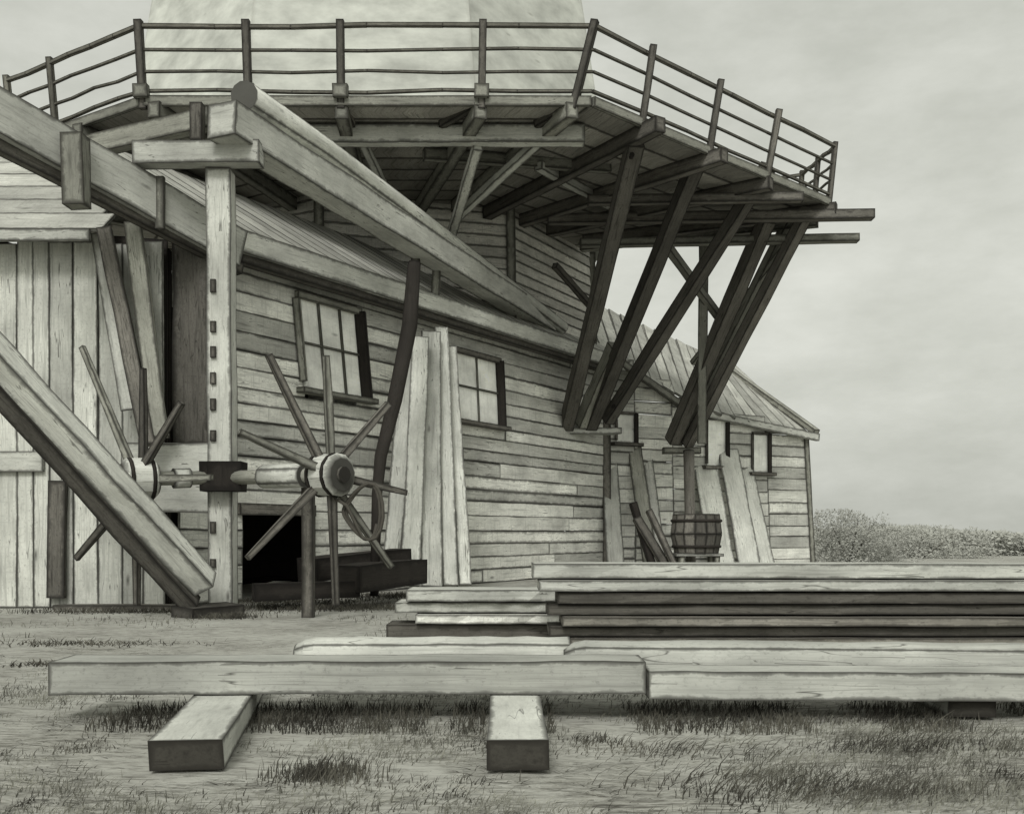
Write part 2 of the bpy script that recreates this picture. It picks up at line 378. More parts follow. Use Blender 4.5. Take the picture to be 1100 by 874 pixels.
# radial joists below the deck, the ends standing out past the edge
def joist(i, t, over, wd=.17, ht=.2, dz=0.0, mt=None, inner=.5):
    p = RING[i].lerp(RING[(i + 1) % nR], t); d = p - TC; d.z = 0; d.normalize()
    z = ZD - .055 - ht / 2 - dz
    a = TC.lerp(p, inner); a.z = z; b = p + d * over; b.z = z
    return MB().beam(a, b, wd, ht, ew=.035).build('joist', mt or M_MID, mill)
for (i, t, ov) in ((2, .03, .1), (2, px_t(2, 268), .05), (2, px_t(2, 367), .05), (2, px_t(2, 515), .05), (2, px_t(2, 612), .08), (3, px_t(3, 690), .38), (3, px_t(3, 760), .30), (3, px_t(3, 822), .1), (3, 1.0, .15), (1, .1, .1), (1, .55, .1), (4, .5, .1), (0, .5, .1), (7, .5, .1)):
    joist(i, t, ov, mt=M_DARK if i == 3 else M_MID)
# bearer under the front joists, and the horizontal outriggers on the right
zb = ZD - .36
MB().beam(P(322, 146, 13.85), P(628, 146, 13.85), .2, .24, ew=.03).build('bearer_beam', M_PALE, mill)
MB().beam(P(455, 166, 14.6), P(655, 180, 15.4), .14, .16, ew=.03).build('bearer_beam', M_MID, mill)
MB().beam(V(.6, 17.35, 6.10), V(6.05, 17.15, 6.12), .2, .16, ew=.03).build('outrigger_beam', M_DARK, mill)
MB().beam(V(1.2, 18.0, 5.88), V(6.0, 17.75, 5.90), .2, .13, ew=.03).build('outrigger_beam', M_MID, mill)
MB().beam(V(1.2, 16.3, 6.08), V(4.6, 16.2, 6.10), .16, .14, ew=.03).build('outrigger_beam', M_DARK, mill)
# raking struts on the right
def strut(a, b, wd, mt=M_DARK, ht=None, name='strut'): return MB().beam(a, b, wd, ht or wd, ew=.02, wob=.05, seg=6).build(name, mt, mill)
strut(P(608, 458, 18.9), P(683, 152, 14.15), .23)
strut(P(634, 458, 19.2), P(752, 165, 15.2), .22)
strut(P(652, 452, 19.4), P(826, 178, 16.2), .20)
strut(P(626, 456, 19.15), P(662, 372, 18.1), .26, M_MID)
strut(P(722, 474, 20.3), P(824, 236, 17.6), .24)
strut(P(738, 478, 20.35), P(866, 230, 17.4), .19)
strut(P(728, 476, 20.5), P(848, 235, 17.9), .14, M_MID)
strut(P(754, 476, 19.6), P(756, 240, 18.6), .17, M_MID, name='post')
strut(P(712, 258, 17.9), P(772, 340, 19.1), .13, M_MID, name='brace')
strut(P(862, 244, 17.7), P(744, 390, 20.0), .10, M_MID, name='brace')
strut(P(596, 285, 17.2), P(640, 335, 18.2), .10, M_DARK, name='brace')
for (x, y, Y) in ((679, 166, 14.25), (745, 180, 15.35), (818, 190, 16.35), (614, 440, 18.62), (640, 440, 18.95), (659, 436, 19.12)):
    p = P(x, y, Y - .16); MB().tube([p, p + V(0, .10, 0)], .035, 8, ew=.004).build('bolt', M_BLACK, mill)
# ledge which carries the feet of the struts
MB().beam(P(600, 463, 19.0), P(664, 463, 19.6), .26, .12, ew=.03).build('ledge', M_PALE, mill)
MB().beam(P(712, 484, 20.4), P(752, 484, 20.4), .26, .12, ew=.03).build('ledge', M_MID, mill)
# pale braces between the lower body and the bearer
for (x0, y0, Y0, x1, y1, Y1, wd) in ((388, 150, 13.95, 434, 245, 16.0, .11), (513, 157, 13.9, 483, 258, 16.2, .13), (582, 148, 13.9, 492, 232, 15.6, .12), (578, 178, 15.0, 655, 220, 17.2, .13)):
    strut(P(x0, y0, Y0), P(x1, y1, Y1), wd, M_PALE, name='brace')
for x in (372, 500, 602):
    strut(P(x + (6 if x == 372 else -26), 134, 13.75), P(x + (-4 if x == 372 else 12), 112, 13.3), .1, M_DARK, name='bracket')

# ---------------------------------------------------------------- the long shed under the mill
W0 = V(-3.7, 11.3, 0); W1 = V(1.8, 20.25, 0); WD = (W1 - W0).normalized(); WL = (W1 - W0).length; WN = V(WD.y, -WD.x, 0)   # WN points out of the wall
def Wp(s, z, off=0): return W0 + WD * s + WN * off + V(0, 0, z)
def Ws(x, off=0):                          # distance along the wall at picture column x
    k = (x - 550) / F; o = W0 + WN * off
    return (k * o.y - o.x) / (WD.x - k * WD.y)
def Wy(x, off=0): return (W0 + WN * off + WD * Ws(x, off)).y
def Wz(x, y, off=0): return HC - (y - HY) / F * Wy(x, off)
shed = thing('long_shed', 'long low shed of horizontal boards running back under the mill gallery', 'shed', (W0.x, W0.y, 0))
def boards(m, fn, s0, s1, z0, z1, bh, holes, thick=.035, ew=.02, lap=.014, brk=6.5):
    """Rows of lapped boards along fn(s, z, off), leaving out the holes (s0, s1, z0, z1)."""
    z = z0; row = 0
    while z < z1 - .02:
        h = min(bh * rng.uniform(.85, 1.15), z1 - z); cuts = [(s0, s1)]
        for (a, b, c, d) in holes:
            if z + h > c + .01 and z < d - .01:
                nc = []
                for (p, q) in cuts:
                    if b <= p or a >= q: nc.append((p, q)); continue
                    if a > p: nc.append((p, a))
                    if b < q: nc.append((b, q))
                cuts = nc
        for (p, q) in cuts:
            x = p
            while x < q - .02:
                e = min(q, x + brk * rng.uniform(.6, 1.5))
                if q - e < .5: e = q
                o = thick / 2 + rng.uniform(0, lap)
                nrm = (fn(0, 0, 1) - fn(0, 0, 0))
                m.beam(fn(x + .003, z + h / 2, o) , fn(e - .003, z + h / 2 + rng.uniform(-.008, .008), o), thick, h - .008, ew=ew * rng.choice((.35, .7, 1, 1.3, 2.0)), wob=.03)
                x = e
        z += h; row += 1
win1 = (Ws(318), Ws(386), 2.62, 3.78); win2 = (Ws(484), Ws(534), 2.55, 3.62); hat = (Ws(258), Ws(327), 0, 1.02)
m = MB(); boards(m, Wp, 0, WL, 0, 4.16, .21, [(win1[0] + .12, win1[1] - .12, win1[2] + .05, win1[3] - .05), (win2[0] + .1, win2[1] - .1, win2[2] + .05, win2[3] - .05), hat], ew=.016); m.build('wall', M_BOARD, shed)
# inner lining, so that the gaps look into the dark
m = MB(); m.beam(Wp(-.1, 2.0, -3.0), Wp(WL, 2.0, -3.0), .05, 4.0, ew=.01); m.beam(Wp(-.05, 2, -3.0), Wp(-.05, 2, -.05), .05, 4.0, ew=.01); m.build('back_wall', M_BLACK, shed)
MB().beam(Wp(WL + .02, 0, .06), Wp(WL + .02, 4.1, .06), .17, .17, ew=.04).build('corner_post', M_DARK, shed)
# roof: boards running down the slope
m = MB(); s = -.4
while s < WL + .2:
    e = s + rng.uniform(.26, .38); md = (s + e) / 2
    up = (WN * .5 + V(0, 0, .87))
    m.beam(Wp(md, 4.20, .38), Wp(md + rng.uniform(-.03, .03), 5.62, -1.95), e - s - .012, .04, up=up, ew=.02, wob=.02)
    s = e
m.build('roof', M_ROOF, shed)
MB().beam(Wp(Ws(252, .42), 4.09, .42), Wp(WL + .1, 4.09, .42), .07, .26, ew=.03).build('eave_board', M_PALE, shed)
MB().beam(Wp(Ws(255, .3), 3.93, .30), Wp(WL, 3.93, .30), .14, .12, ew=.03).build('eave_beam', M_DARK, shed)
def window(par, fn, s0, s1, z0, z1, bars=1, mt=M_MID, slot=.09, proj=.05, ew=.02, tilt=0.0):
    f0 = fn; zm = (z0 + z1) / 2
    fn = lambda s_, z_, o_=0: f0(s_ - tilt * (z_ - zm), z_, o_)
    fr = MB(); f = slot
    fr.beam(fn(s0, z1, proj + .02), fn(s1, z1, proj + .02), f, f, ew=ew); fr.beam(fn(s0, z0 + f, proj + .02), fn(s0, z1 - f / 2, proj + .02), f, f, ew=ew)
    fr.beam(fn(s1, z0, proj + .03), fn(s1, z1, proj + .03), f * 1.6, f * 1.6, ew=ew, mi=1)
    o = fr.build('window', [mt, M_BLACK], par)
    pn = MB(); pn.quad(fn(s0, z0, .05), fn(s1, z0, .05), fn(s1, z1, .05), fn(s0, z1, .05), 2, 2, .03, tone=.6)
    for b in range(bars):
        q = s0 + (s1 - s0) * (b + 1) / (bars + 1); pn.beam(fn(q, z0, .06), fn(q, z1, .06), .035, .035, ew=.03, mi=1, endmi=1)
    if bars:
        pn.beam(fn(s0, (z0 + z1) / 2, .062), fn(s1, (z0 + z1) / 2, .062), .03, .03, ew=.03, mi=1, endmi=1)
    p = pn.build('pane', [M_PANE, M_MID]); p.parent = o
    sl = MB(); sl.beam(fn(s0 - .12, z0 - .03, .1), fn(s1 + .12, z0 - .03, .1), .16, .07, ew=ew); q = sl.build('sill', mt); q.parent = o
    return o
window(shed, Wp, *win1, bars=2, mt=M_MID, tilt=.13); window(shed, Wp, *win2, bars=1, mt=M_DARK, tilt=.08)
fr = MB(); a, b, c, d = hat
fr.beam(Wp(a - .1, d + .06, .06), Wp(b + .1, d + .06, .06), .1, .14, ew=.02); fr.beam(Wp(b + .05, 0, .06), Wp(b + .05, d, .06), .1, .12, ew=.02)
fr.build('hatch_frame', M_DARK, shed)

# ---------------------------------------------------------------- the left shed of upright boards
LY = 11.05
left = thing('plank_shed', 'pale shed of upright boards beside the winch at the left', 'shed', (-5.2, LY, 0))
def Lp(x, z, off=0): return V(x, LY - off, z)
m = MB(); x = -8.6
while x < -3.78:
    wd = rng.uniform(.17, .30); e = min(x + wd, -3.74)
    m.beam(Lp((x + e) / 2, 0, .02), Lp((x + e) / 2 + rng.uniform(-.015, .015), 3.92 + rng.uniform(-.02, .02), .02 + rng.uniform(0, .015)), e - x - .006, .035, up=(0, -1, 0), ew=.012, wob=.02)
    x = e
m.build('wall', M_VBOARD, left)
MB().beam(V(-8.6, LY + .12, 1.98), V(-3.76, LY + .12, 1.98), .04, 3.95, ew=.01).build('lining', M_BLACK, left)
m = MB()
for j in range(7):
    t = j / 7; t1 = (j + 1) / 7
    m.beam(V(-8.8, LY - .35 + 2.6 * (t + t1) / 2, 3.96 + 1.9 * (t + t1) / 2), V(-4.28 - .9 * t, LY - .35 + 2.6 * (t + t1) / 2, 3.96 + 1.9 * (t + t1) / 2), .46, .04, up=(0, -.59, .81), ew=.02, wob=.01)
m.build('roof', M_ROOF, left)
m = MB(); m.beam(V(-8.8, LY - .37, 3.9), V(-4.4, LY - .37, 3.9), .05, .12, ew=.02); m.build('eave_board', M_PALE, left)
MB().beam(Lp(-8.6, 1.55, .07), P(47, 495, LY - .07), .05, .22, ew=.018).build('cross_rail', M_VBOARD, left)
MB().beam(P(62, 516, LY - .1), P(60, 642, LY - .1), .19, .06, up=(0, -1, 0), ew=.03).build('door_gap_shade', M_DARK, left)  # solid dark plank, coloured as the darkness of a door gap
MB().beam(P(60, 655, LY - .12), P(205, 655, LY - .12), .16, .12, ew=.03).build('ground_sill', M_DARK, left)
MB().beam(P(206, 258, LY + .08), P(206, 478, LY + .08), .40, .05, up=(0, -1, 0), ew=.04).build('doorway_shade', M_DARK, left)  # dark plank stands in for the shade inside an open doorway
MB().beam(P(131, 492, 10.85), P(238, 492, 10.85), .06, .32, ew=.022).build('half_door_board', M_PALE, left)
MB().beam(P(150, 531, 10.86), P(238, 531, 10.86), .06, .38, ew=.022).build('half_door_board', M_PALE, left)

# ---------------------------------------------------------------- the low shed on the right
Q0 = V(1.9, 20.42, 0); Q1 = V(6.5, 22.84, 0); QD = (Q1 - Q0).normalized(); QL = (Q1 - Q0).length; QN = V(QD.y, -QD.x, 0)
def Qp(s, z, off=0): return Q0 + QD * s + QN * off + V(0, 0, z)
def Qs(x, off=0):
    k = (x - 550) / F; o = Q0 + QN * off; return (k * o.y - o.x) / (QD.x - k * QD.y)
def Qy(x): return (Q0 + QD * Qs(x)).y
low = thing('low_shed', 'small hip roofed board shed beyond the struts at the right end', 'shed', (Q0.x, Q0.y, 0))
wa = (Qs(660), Qs(681), 2.6, 3.2); wb = (Qs(757), Qs(779), 2.2, 3.2); wc = (Qs(806), Qs(824), 2.1, 2.95)
m = MB()
def Qtop(s): return 4.0 - (s / QL) * .95
z = 0
for (sa, sb, zt) in ((-.25, QL * .12, 4.3), (QL * .12, QL * .30, 3.95), (QL * .30, QL * .5, 3.6), (QL * .5, QL * .78, 3.34), (QL * .78, QL, 3.1)):
    boards(m, lambda q, z, o=0: Qp(q + (3.1 - z) * .07 * max(0, q / QL), z, o), sa, sb, 0, zt, .24, [(q[0] + .05, q[1] - .05, q[2] + .24, q[3] - .25) for q in (wa, wb, wc)], ew=.016)
m.build('wall', M_BOARD, low)
m = MB(); boards(m, lambda s, z, o=0: Q1 + V(-QN.x * -o, 0, 0) + V(-.5 * s, .86 * s, z) + V(o, 0, 0), 0, 4.5, 0, 3.0, .24, []); m.build('side_wall', M_BOARD, low)
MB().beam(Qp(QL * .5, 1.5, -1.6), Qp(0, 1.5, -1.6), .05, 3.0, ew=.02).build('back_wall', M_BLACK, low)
for q in (wa, wb, wc): window(low, Qp, *q, bars=0, mt=M_DARK, slot=.055)
# hip roof
E1 = Qp(-.35, 4.25, .35); E2 = P(760, 441, 21.4); E3 = P(872, 469, 22.8); R1 = P(628, 322, 25.0); R2 = P(772, 386, 26.0)
m = MB()
def slab(a, b, c, d, n):
    nm = (b - a).cross(d - a).normalized()
    for i in range(n):
        t0, t1 = i / n, (i + 1) / n
        p, q = a.lerp(b, (t0 + t1) / 2), d.lerp(c, (t0 + t1) / 2)
        m.beam(p, q, (b - a).length / n * .97, .05, up=nm, ew=.022, wob=.04, taper=max(.15, (c - d).length / (b - a).length))
slab(E1, E2, R2.lerp(R1, .25), R1, 9)
slab(E2, E3, R2 + V(.45, .1, -.15), R2.lerp(R1, .25), 8)
m.build('roof', M_ROOF, low)
m = MB(); m.beam(E2 + V(-.3, -.05, -.02), E3 + V(.12, -.06, -.02), .12, .16, ew=.03); m.build('eave_board', M_PALE, low)
MB().beam(E1 + V(.3, -.05, -.1), E2 + V(-.3, -.05, -.06), .08, .14, ew=.03).build('eave_board', M_MID, low)
MB().beam(R2 + V(-.2, -.1, .05), E3 + V(.1, -.02, .1), .16, .12, ew=.03).build('hip_board', M_MID, low)
MB().beam(Qp(QL + .23, 0, .05), Qp(QL + .02, 3.0, .05), .11, .11, ew=.03).build('corner_post', M_MID, low)

# ---------------------------------------------------------------- gantry: post, cross beam and runway beams above the eave
gan = thing('timber_gantry', 'pale timber gantry of a thick post, cross beam and long receding runway beam', 'gantry', (P(240, 650, 10.55).x, 10.55, 0))
gx = P(240, 400, 10.55).x
MB().beam(V(gx, 10.55, -.02), V(gx - .03, 10.55, 4.52), .25, .22, up=(0, -1, 0), ew=.022, wob=.03).build('post', M_PALE, gan)
for y in (300, 345, 372, 400, 428, 462, 560, 600):
    MB().beam(P(229, y, 10.43), P(229, y + rng.uniform(9, 15), 10.43), .055, .04, up=(0, -1, 0), ew=.02).build('peg', M_DARK, gan)
MB().beam(P(146, 167, 10.4), P(281, 166, 10.4), .22, .22, ew=.022).build('cross_beam', M_PALE, gan)
MB().beam(P(238, 128, 10.1), P(588, 347, 18.7), .34, .34, ew=.028, wob=.03).build('runway_beam', M_PALE, gan)
MB().tube([P(262, 103, 10.3), P(345, 158, 12.0), P(470, 250, 14.9), P(604, 352, 18.9)], [.15, .135, .125, .12], 12, ew=.02, hewn=3).build('runway_pole', M_PALE, gan)
MB().beam(P(96, 158, 10.9), P(228, 128, 10.55), .16, .2, ew=.022).build('side_beam', M_MID, gan)
MB().beam(P(212, 112, 10.35), P(212, 152, 10.35), .12, .12, ew=.022).build('packing_block', M_DARK, gan)
for x, Y in ((470, 14.8), (447, 14.2)):
    MB().beam(P(x, 272, Y), P(x - 3, 330, Y + .05), .12, .12, ew=.03).build('stub_post', M_MID if x == 470 else M_DARK, gan)

sb = thing('eave_timber', 'broad pale timber sloping down to the gantry post at the upper left', 'beam', P(250, 268, 11.3))
MB().beam(P(-70, 82, 8.9), P(258, 268, 11.35), .14, .42, ew=.025, wob=.02).build('beam', M_PALE, sb)
MB().beam(P(-70, 122, 8.98), P(258, 290, 11.42), .12, .12, ew=.025).build('lower_batten', M_DARK, sb)
MB().beam(P(81, 146, 9.72), P(83, 222, 9.72), .2, .2, up=(0, -1, 0), ew=.03).build('head_block', M_MID, sb)
MB().beam(P(172, 190, 10.5), P(172, 246, 10.5), .09, .06, up=(0, -1, 0), ew=.04).build('strap', M_MID, sb)

# ---------------------------------------------------------------- the two spoked winches
def winch(hub, back, rad, label, angs, drum, post=True, plane=None):
    t = thing('winch', label, 'winch', (hub.x, hub.y, 0), 'hand winches on the gantry post')
    ax = (back - hub).normalized()
    MB().tube([hub - ax * .12, back], .07, 12, ew=.02).build('axle', M_MID, t)
    MB().tube([hub + ax * .32, hub + ax * (back - hub).length * .62], drum, 15, ew=.02, hewn=3).build('drum', M_PALE, t)
    # faceted hub
    n = 12; hb = MB()
    hb.tube([hub - ax * .17, hub - ax * .13, hub + ax * .13, hub + ax * .17], [.15, .20, .20, .15], n, ew=.03, smooth=False, wob=.02)
    h = hb.build('hub', M_PALE, t)
    for dd in (-.1, .1):
        MB().tube([hub + ax * (dd - .018), hub + ax * (dd + .018)], .208, 16, ew=.006, wob=.01).build('iron_band', M_BLACK, t)
    q = MB().tube([hub - ax * .2, hub - ax * .16], .075, 10, ew=.02).build('axle_cap', M_DARK, t)
    wax = ax; ax = Vector(plane).normalized() if plane else ax
    side = ax.cross(V(0, 0, 1)).normalized()
    if side.x < 0: side = -side
    for i, (an, ln) in enumerate(angs):
        a = R(an); d = side * math.sin(a) + V(0, 0, math.cos(a))
        st = hub + d * .17 + ax * (.05 if i % 2 else -.04)
        MB().beam(st, hub + d * rad * ln + ax * (.05 if i % 2 else -.04), .075, .065, up=ax, ew=.02, taper=.75, wob=.08).build('spoke', M_DARK if i % 3 else M_MID, t)
    if post:
        pb = hub + ax * .42
        MB().beam(V(pb.x, pb.y, -.02), V(pb.x, pb.y, hub.z - .05), .11, .11, ew=.03).build('support_post', M_DARK, t)
    MB().beam(back + V(0, -.0, -.14), back + V(0, 0, .16), .34, .26, ew=.06).build('bearing_block', M_BLACK, t)
    return t
hubR = P(354, 510, 9.5); bkR = P(244, 513, 10.38)
winch(hubR, bkR, 1.12, 'large spoked winch wheel facing forward right of the pale post', [(-3, .98), (43, .88), (100, .74), (141, 1.0), (178, 1.08), (226, .98), (291, .86), (331, 1.08)], .115, plane=(-.62, .78, 0))
hubL = P(150, 514, 9.95); bkL = P(236, 513, 10.38)
winch(hubL, bkL, 1.2, 'spoked winch wheel half hidden behind the slanting prop', [(-28, 1.25), (0, .9), (38, .75), (90, .7), (180, 1.02), (228, .98), (272, .8)], .1, post=False, plane=(.40, .92, 0))
# rope hanging off the right winch
pts = []
for i in range(40):
    a = i / 39 * math.tau * 2.2; pts.append(hubR + V(.30 + .20 * math.sin(a) * (1 - i / 130), -.02 + .02 * i / 39 + .05, -.34 - .24 * math.cos(a) - .06 * math.sin(2 * a)))
pts = [hubR + V(.02, -.04, -.2), hubR + V(.16, -.03, -.28)] + pts
one('rope', MB().tube(pts, .017, 6, ew=.004, wob=.1), M_ROPE, 'coil of dark rope hanging below the forward winch wheel', 'rope')
# prop, its added dark underside, footing, and baulks that also fill deep shadow
one('slanting_prop', MB().beam(P(-95, 285, 8.0), P(221, 627, 9.9), (.22), .24, ew=.03, wob=.05, roll=R(-38)), M_PALE, 'thick timber prop slanting down from the left to the post foot', 'prop')
one('prop_shade_timber', MB().beam(P(-95, 316, 8.08), P(206, 650, 9.88), .16, .15, ew=.03, wob=.05, roll=R(-38)), M_DARK, 'dark timber added as the shaded lower side of the slanting pale prop', 'prop')  # no second prop: its dark colour supplies the shaded lower side
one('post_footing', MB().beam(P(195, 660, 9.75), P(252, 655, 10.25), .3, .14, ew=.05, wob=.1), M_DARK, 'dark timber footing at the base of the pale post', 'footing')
one('baulk_and_shade', MB().beam(P(372, 622, 11.0), P(446, 613, 12.4), .34, .30, ew=.05), M_BLACK, 'black baulk lying behind the forward winch wheel', 'timber')
one('baulk_and_shade', MB().beam(P(330, 612, 11.3), P(432, 600, 12.6), .3, .26, ew=.05), M_BLACK, 'black baulk lying highest behind the winch, against the long shed', 'timber')
one('baulk_and_shade', MB().beam(P(272, 636, 10.7), P(384, 632, 11.1), .25, .18, ew=.05), M_BLACK, 'black baulk added as deep shadow along the dark hatch of the long shed', 'timber')  # added black piece, fills the deep shadow near the winch foot

# ---------------------------------------------------------------- timbers leaning on the walls
def lean(x0, y0, Y0, x1, y1, Y1, wd, mt, label, name='leaning_plank', th=.035, cat='plank', group='planks leaning on the sheds', ew=.018):
    return one(name, MB().beam(P(x0, y0, Y0), P(x1, y1, Y1), wd, th, up=(.2, -1, .1), ew=ew, wob=.04), mt, label, cat, group)
lean(441, 365, 14.15, 418, 628, 13.0, .22, M_PALE, 'pale plank at the left edge of the bundle by the pole')
lean(452, 362, 14.2, 440, 629, 13.0, .24, M_PALE, 'broad pale plank second in the bundle by the pole', th=.05)
lean(463, 356, 14.5, 464, 630, 13.15, .27, M_VBOARD, 'greyer plank in the middle of the bundle by the pole')
lean(474, 352, 14.8, 484, 629, 13.3, .20, M_PALE, 'narrow pale plank leaning outward in the bundle by the pole', th=.06)
lean(484, 372, 15.0, 500, 628, 13.45, .17, M_VBOARD, 'grey plank under the smaller window, last of the bundle')
one('leaning_pole', MB().tube([P(445, 283, 13.3), P(440, 350, 13.0), P(424, 430, 12.4), P(409, 490, 12.0), P(405, 530, 11.8), P(402, 640, 11.7)], [.085, .10, .09, .075, .06, .05], 8, ew=.02), M_BLACK, 'dark bent pole leaning under the runway beam by the planks', 'pole')
lean(112, 246, 10.75, 160, 478, 10.55, .15, M_DARK, 'dark post leaning left of the dark doorway by the upright boards', 'leaning_post', .12, 'post', 'dark posts leaning by the left shed')
lean(143, 240, 10.8, 172, 470, 10.6, .17, M_MID, 'grey post leaning close beside the dark doorway', 'leaning_post', .12, 'post', 'dark posts leaning by the left shed')
lean(108, 250, 10.9, 140, 440, 10.75, .2, M_VBOARD, 'pale board leaning at the edge of the left shed roof')
for (x0, y0, x1, y1, Y, wd, mt, lb) in ((652, 455, 662, 592, 19.6, .34, M_VBOARD, 'wide grey board leaning below the feet of the first struts'), (676, 440, 700, 596, 19.8, .30, M_MID, 'dark grey board leaning between the strut feet and the tub'), (690, 450, 712, 560, 20.0, .2, M_BOARD, 'short weathered board leaning behind the scrub'),
        (758, 500, 778, 608, 20.3, .52, M_VBOARD, 'wide pale board leaning just right of the tub'), (782, 482, 806, 608, 20.6, .46, M_PALE, 'palest board leaning below the low shed windows'), (800, 498, 826, 606, 20.9, .34, M_VBOARD, 'narrow outer board leaning low on the hip roofed shed')):
    lean(x0, y0, Y + 1.2, x1, HY + (HC - .01) * F / Y, Y, wd, mt, lb, ew=.03)
one('dark_pole', MB().tube([P(740, 484, 20.2), P(741, 545, 19.9), P(742, 618, 19.6)], [.11, .10, .10], 8, ew=.03), M_DARK, 'dark upright pole standing behind the wooden tub', 'pole')

# wooden tub on a low stand
tb = thing('wooden_tub', 'dark round wooden tub on a slatted stand between the leaning boards', 'tub', (P(748, 610, 18.8).x, 18.8, 0))
tx = P(748, 600, 18.8).x
m = MB()
for i in range(14):
    a = math.tau * i / 14; d = V(math.sin(a), -math.cos(a), 0)
    m.beam(V(tx, 18.8, .42) + d * .37, V(tx, 18.8, .78) + d * .445, .205, .04, up=d, ew=.03, tone=i / 14); m.beam(V(tx, 18.8, .78) + d * .445, V(tx, 18.8, 1.14) + d * .40, .205, .04, up=d, ew=.03, tone=i / 14)
m.build('staves', M_DARK, tb)
MB().tube([V(tx, 18.8, .45), V(tx, 18.8, .5)], .35, 16).build('bottom', M_DARK, tb)
for zz, rr in ((.55, .425), (1.02, .445)):
    m = MB(); pts = [V(tx + rr * math.cos(a * math.tau / 24), 18.8 + rr * math.sin(a * math.tau / 24), zz) for a in range(25)]; m.tube(pts, .03, 6, caps=False, ew=.001); m.build('hoop', M_BLACK, tb)
for sx in (-1, 1):
    for sy in (-1, 1): MB().beam(V(tx + sx * .32, 18.8 + sy * .3, 0), V(tx + sx * .32, 18.8 + sy * .3, .38), .1, .1, ew=.03).build('leg', M_MID, tb)
m = MB()
for i in range(4): m.beam(V(tx - .43, 18.5 + i * .2, .4), V(tx + .43, 18.5 + i * .2, .4), .17, .05, ew=.03)
m.build('stand_top', M_PALE, tb)

# ---------------------------------------------------------------- sawn timbers in the foreground
def timber(x0, x1, Y, z0, z1, dep, mt, label, skew=0.0, dy=0.0, name='sawn_timber', group='timbers stacked in the foreground', ew=.012):
    zc = (z0 + z1) / 2; a = P(x0, 0, Y); b = P(x1, 0, Y)
    return one(name, MB().beam(V(a.x, Y + dep / 2, zc), V(b.x, Y + dep / 2 + dy, zc + skew), dep, z1 - z0, ew=ew, wob=.026, seg=14), mt, label, 'timber', group)
def log(x0, x1, Y, zc, r, label, mt=M_LOG, skew=0.0, dy=0.0, cut=.0):
    a = P(x0, 0, Y); b = P(x1, 0, Y); n = 12
    pts = [V(a.x - .10 + cut, Y, zc), V(a.x - .05 + cut / 2, Y, zc), V(a.x, Y, zc)] + [V(a.x + (b.x - a.x) * i / n, Y + dy * i / n, zc + skew * i / n) for i in range(1, n + 1)]
    rr = [r * .62, r * .9, r] + [r * (1 + rng.uniform(-.02, .02)) for i in range(n)]
    return one('log', MB().tube(pts, rr, 16, ew=.008, hewn=4), mt, label, 'log', 'logs stacked in the foreground')
BZ = .105
timber(52, 694, 4.40, BZ, BZ + .142, .27, M_LOG, 'longest pale squared timber at the front left lying across both blocks')
timber(697, 1260, 4.40, BZ - .02, BZ + .10, .24, M_LOG, 'thin pale squared timber continuing the front row to the right edge', skew=-.012)
log(340, 612, 4.86, BZ + .10, .102, 'smooth pale log with rounded end behind the longest front timber')
log(628, 1300, 4.80, BZ + .093, .10, 'pale log with slanted cut end behind the thin front timber', skew=-.02)
yk = 6.55
for (x0, x1, dY, z0, z1, dep, mt, sk, lb) in (
    (612, 1300, .00, .065, .125, .42, M_DPLANK, .0, 'lowest thin dark board of the plank stack, resting on the bearers'),
    (590, 1310, .03, .135, .195, .40, M_DPLANK, .006, 'second dark board from the ground in the plank stack'),
    (604, 1300, -.03, .205, .262, .44, M_DPLANK, -.004, 'third dark board up in the plank stack, a little proud'),
    (588, 1290, .05, .272, .335, .38, M_DPLANK, .004, 'fourth dark board up in the plank stack'),
    (599, 1300, .02, .345, .415, .40, M_DPLANK, .0, 'uppermost dark board, directly under the pale boards'),
    (579, 1320, .00, .425, .495, .42, M_LOG, .0, 'lower of the two pale boards crowning the dark stack'),
    (572, 1320, .07, .505, .600, .38, M_LOG, -.004, 'topmost pale board crowning the dark stack')):
    timber(x0, x1, yk + dY, z0, z1, dep, mt, lb, skew=sk)
for (x0, x1, Y, z0, z1, dep, mt, lb) in (
    (436, 640, 7.45, .30, .385, .42, M_LOG, 'short pale board running left behind the plank stack, topmost there'),
    (424, 660, 7.50, .215, .29, .40, M_VBOARD, 'grey board under the short pale one by the wall'),
    (446, 650, 7.42, .14, .205, .44, M_BOARD, 'weathered board second from the ground by the wall'),
    (415, 660, 7.48, .0, .13, .40, M_DPLANK, 'dark timber at the bottom of the short boards by the wall'),
    (392, 592, 6.3, .0, .05, .35, M_BOARD, 'weathered plank flat on the ground left of the dark stack'),
    (455, 588, 5.75, .0, .045, .22, M_VBOARD, 'narrow grey plank flat on the ground behind the smooth log')):
    timber(x0, x1, Y, z0, z1, dep, mt, lb)
# bearers the timbers lie on
def bearer(a, b, wd, ht, label): return one('bearer_block', MB().beam(a, b, wd, ht, ew=.014, endmi=1, wob=.02, seg=4), [M_BEAR, M_BEND], label, 'block', 'blocks under the timbers')
za = BZ / 2 - .003
bearer(V((204 - 550) / F * 3.5, 3.46, za), V(-1.42, 5.5, za), .245, BZ - .004, 'skewed bearer block under the left end of the longest timber')
bearer(V(.018, 3.46, za), V(.012, 5.5, za), .215, BZ - .004, 'straight squared bearer block at the centre foreground')
bearer(V(2.0, 4.45, za - .012), V(2.05, 5.6, za - .012), .2, BZ - .03, 'bearer block set back under the right hand timbers')
for i, X in enumerate((.75, 2.6, 4.2)):
    one('bearer_block', MB().beam(V(X, 6.4, .03), V(X, 7.2, .03), .2, .062, ew=.014), M_DARK, ('dark bearer under the left end of the plank stack', 'dark bearer under the middle of the plank stack', 'dark bearer under the right end of the plank stack')[i], 'block', 'blocks under the timbers')

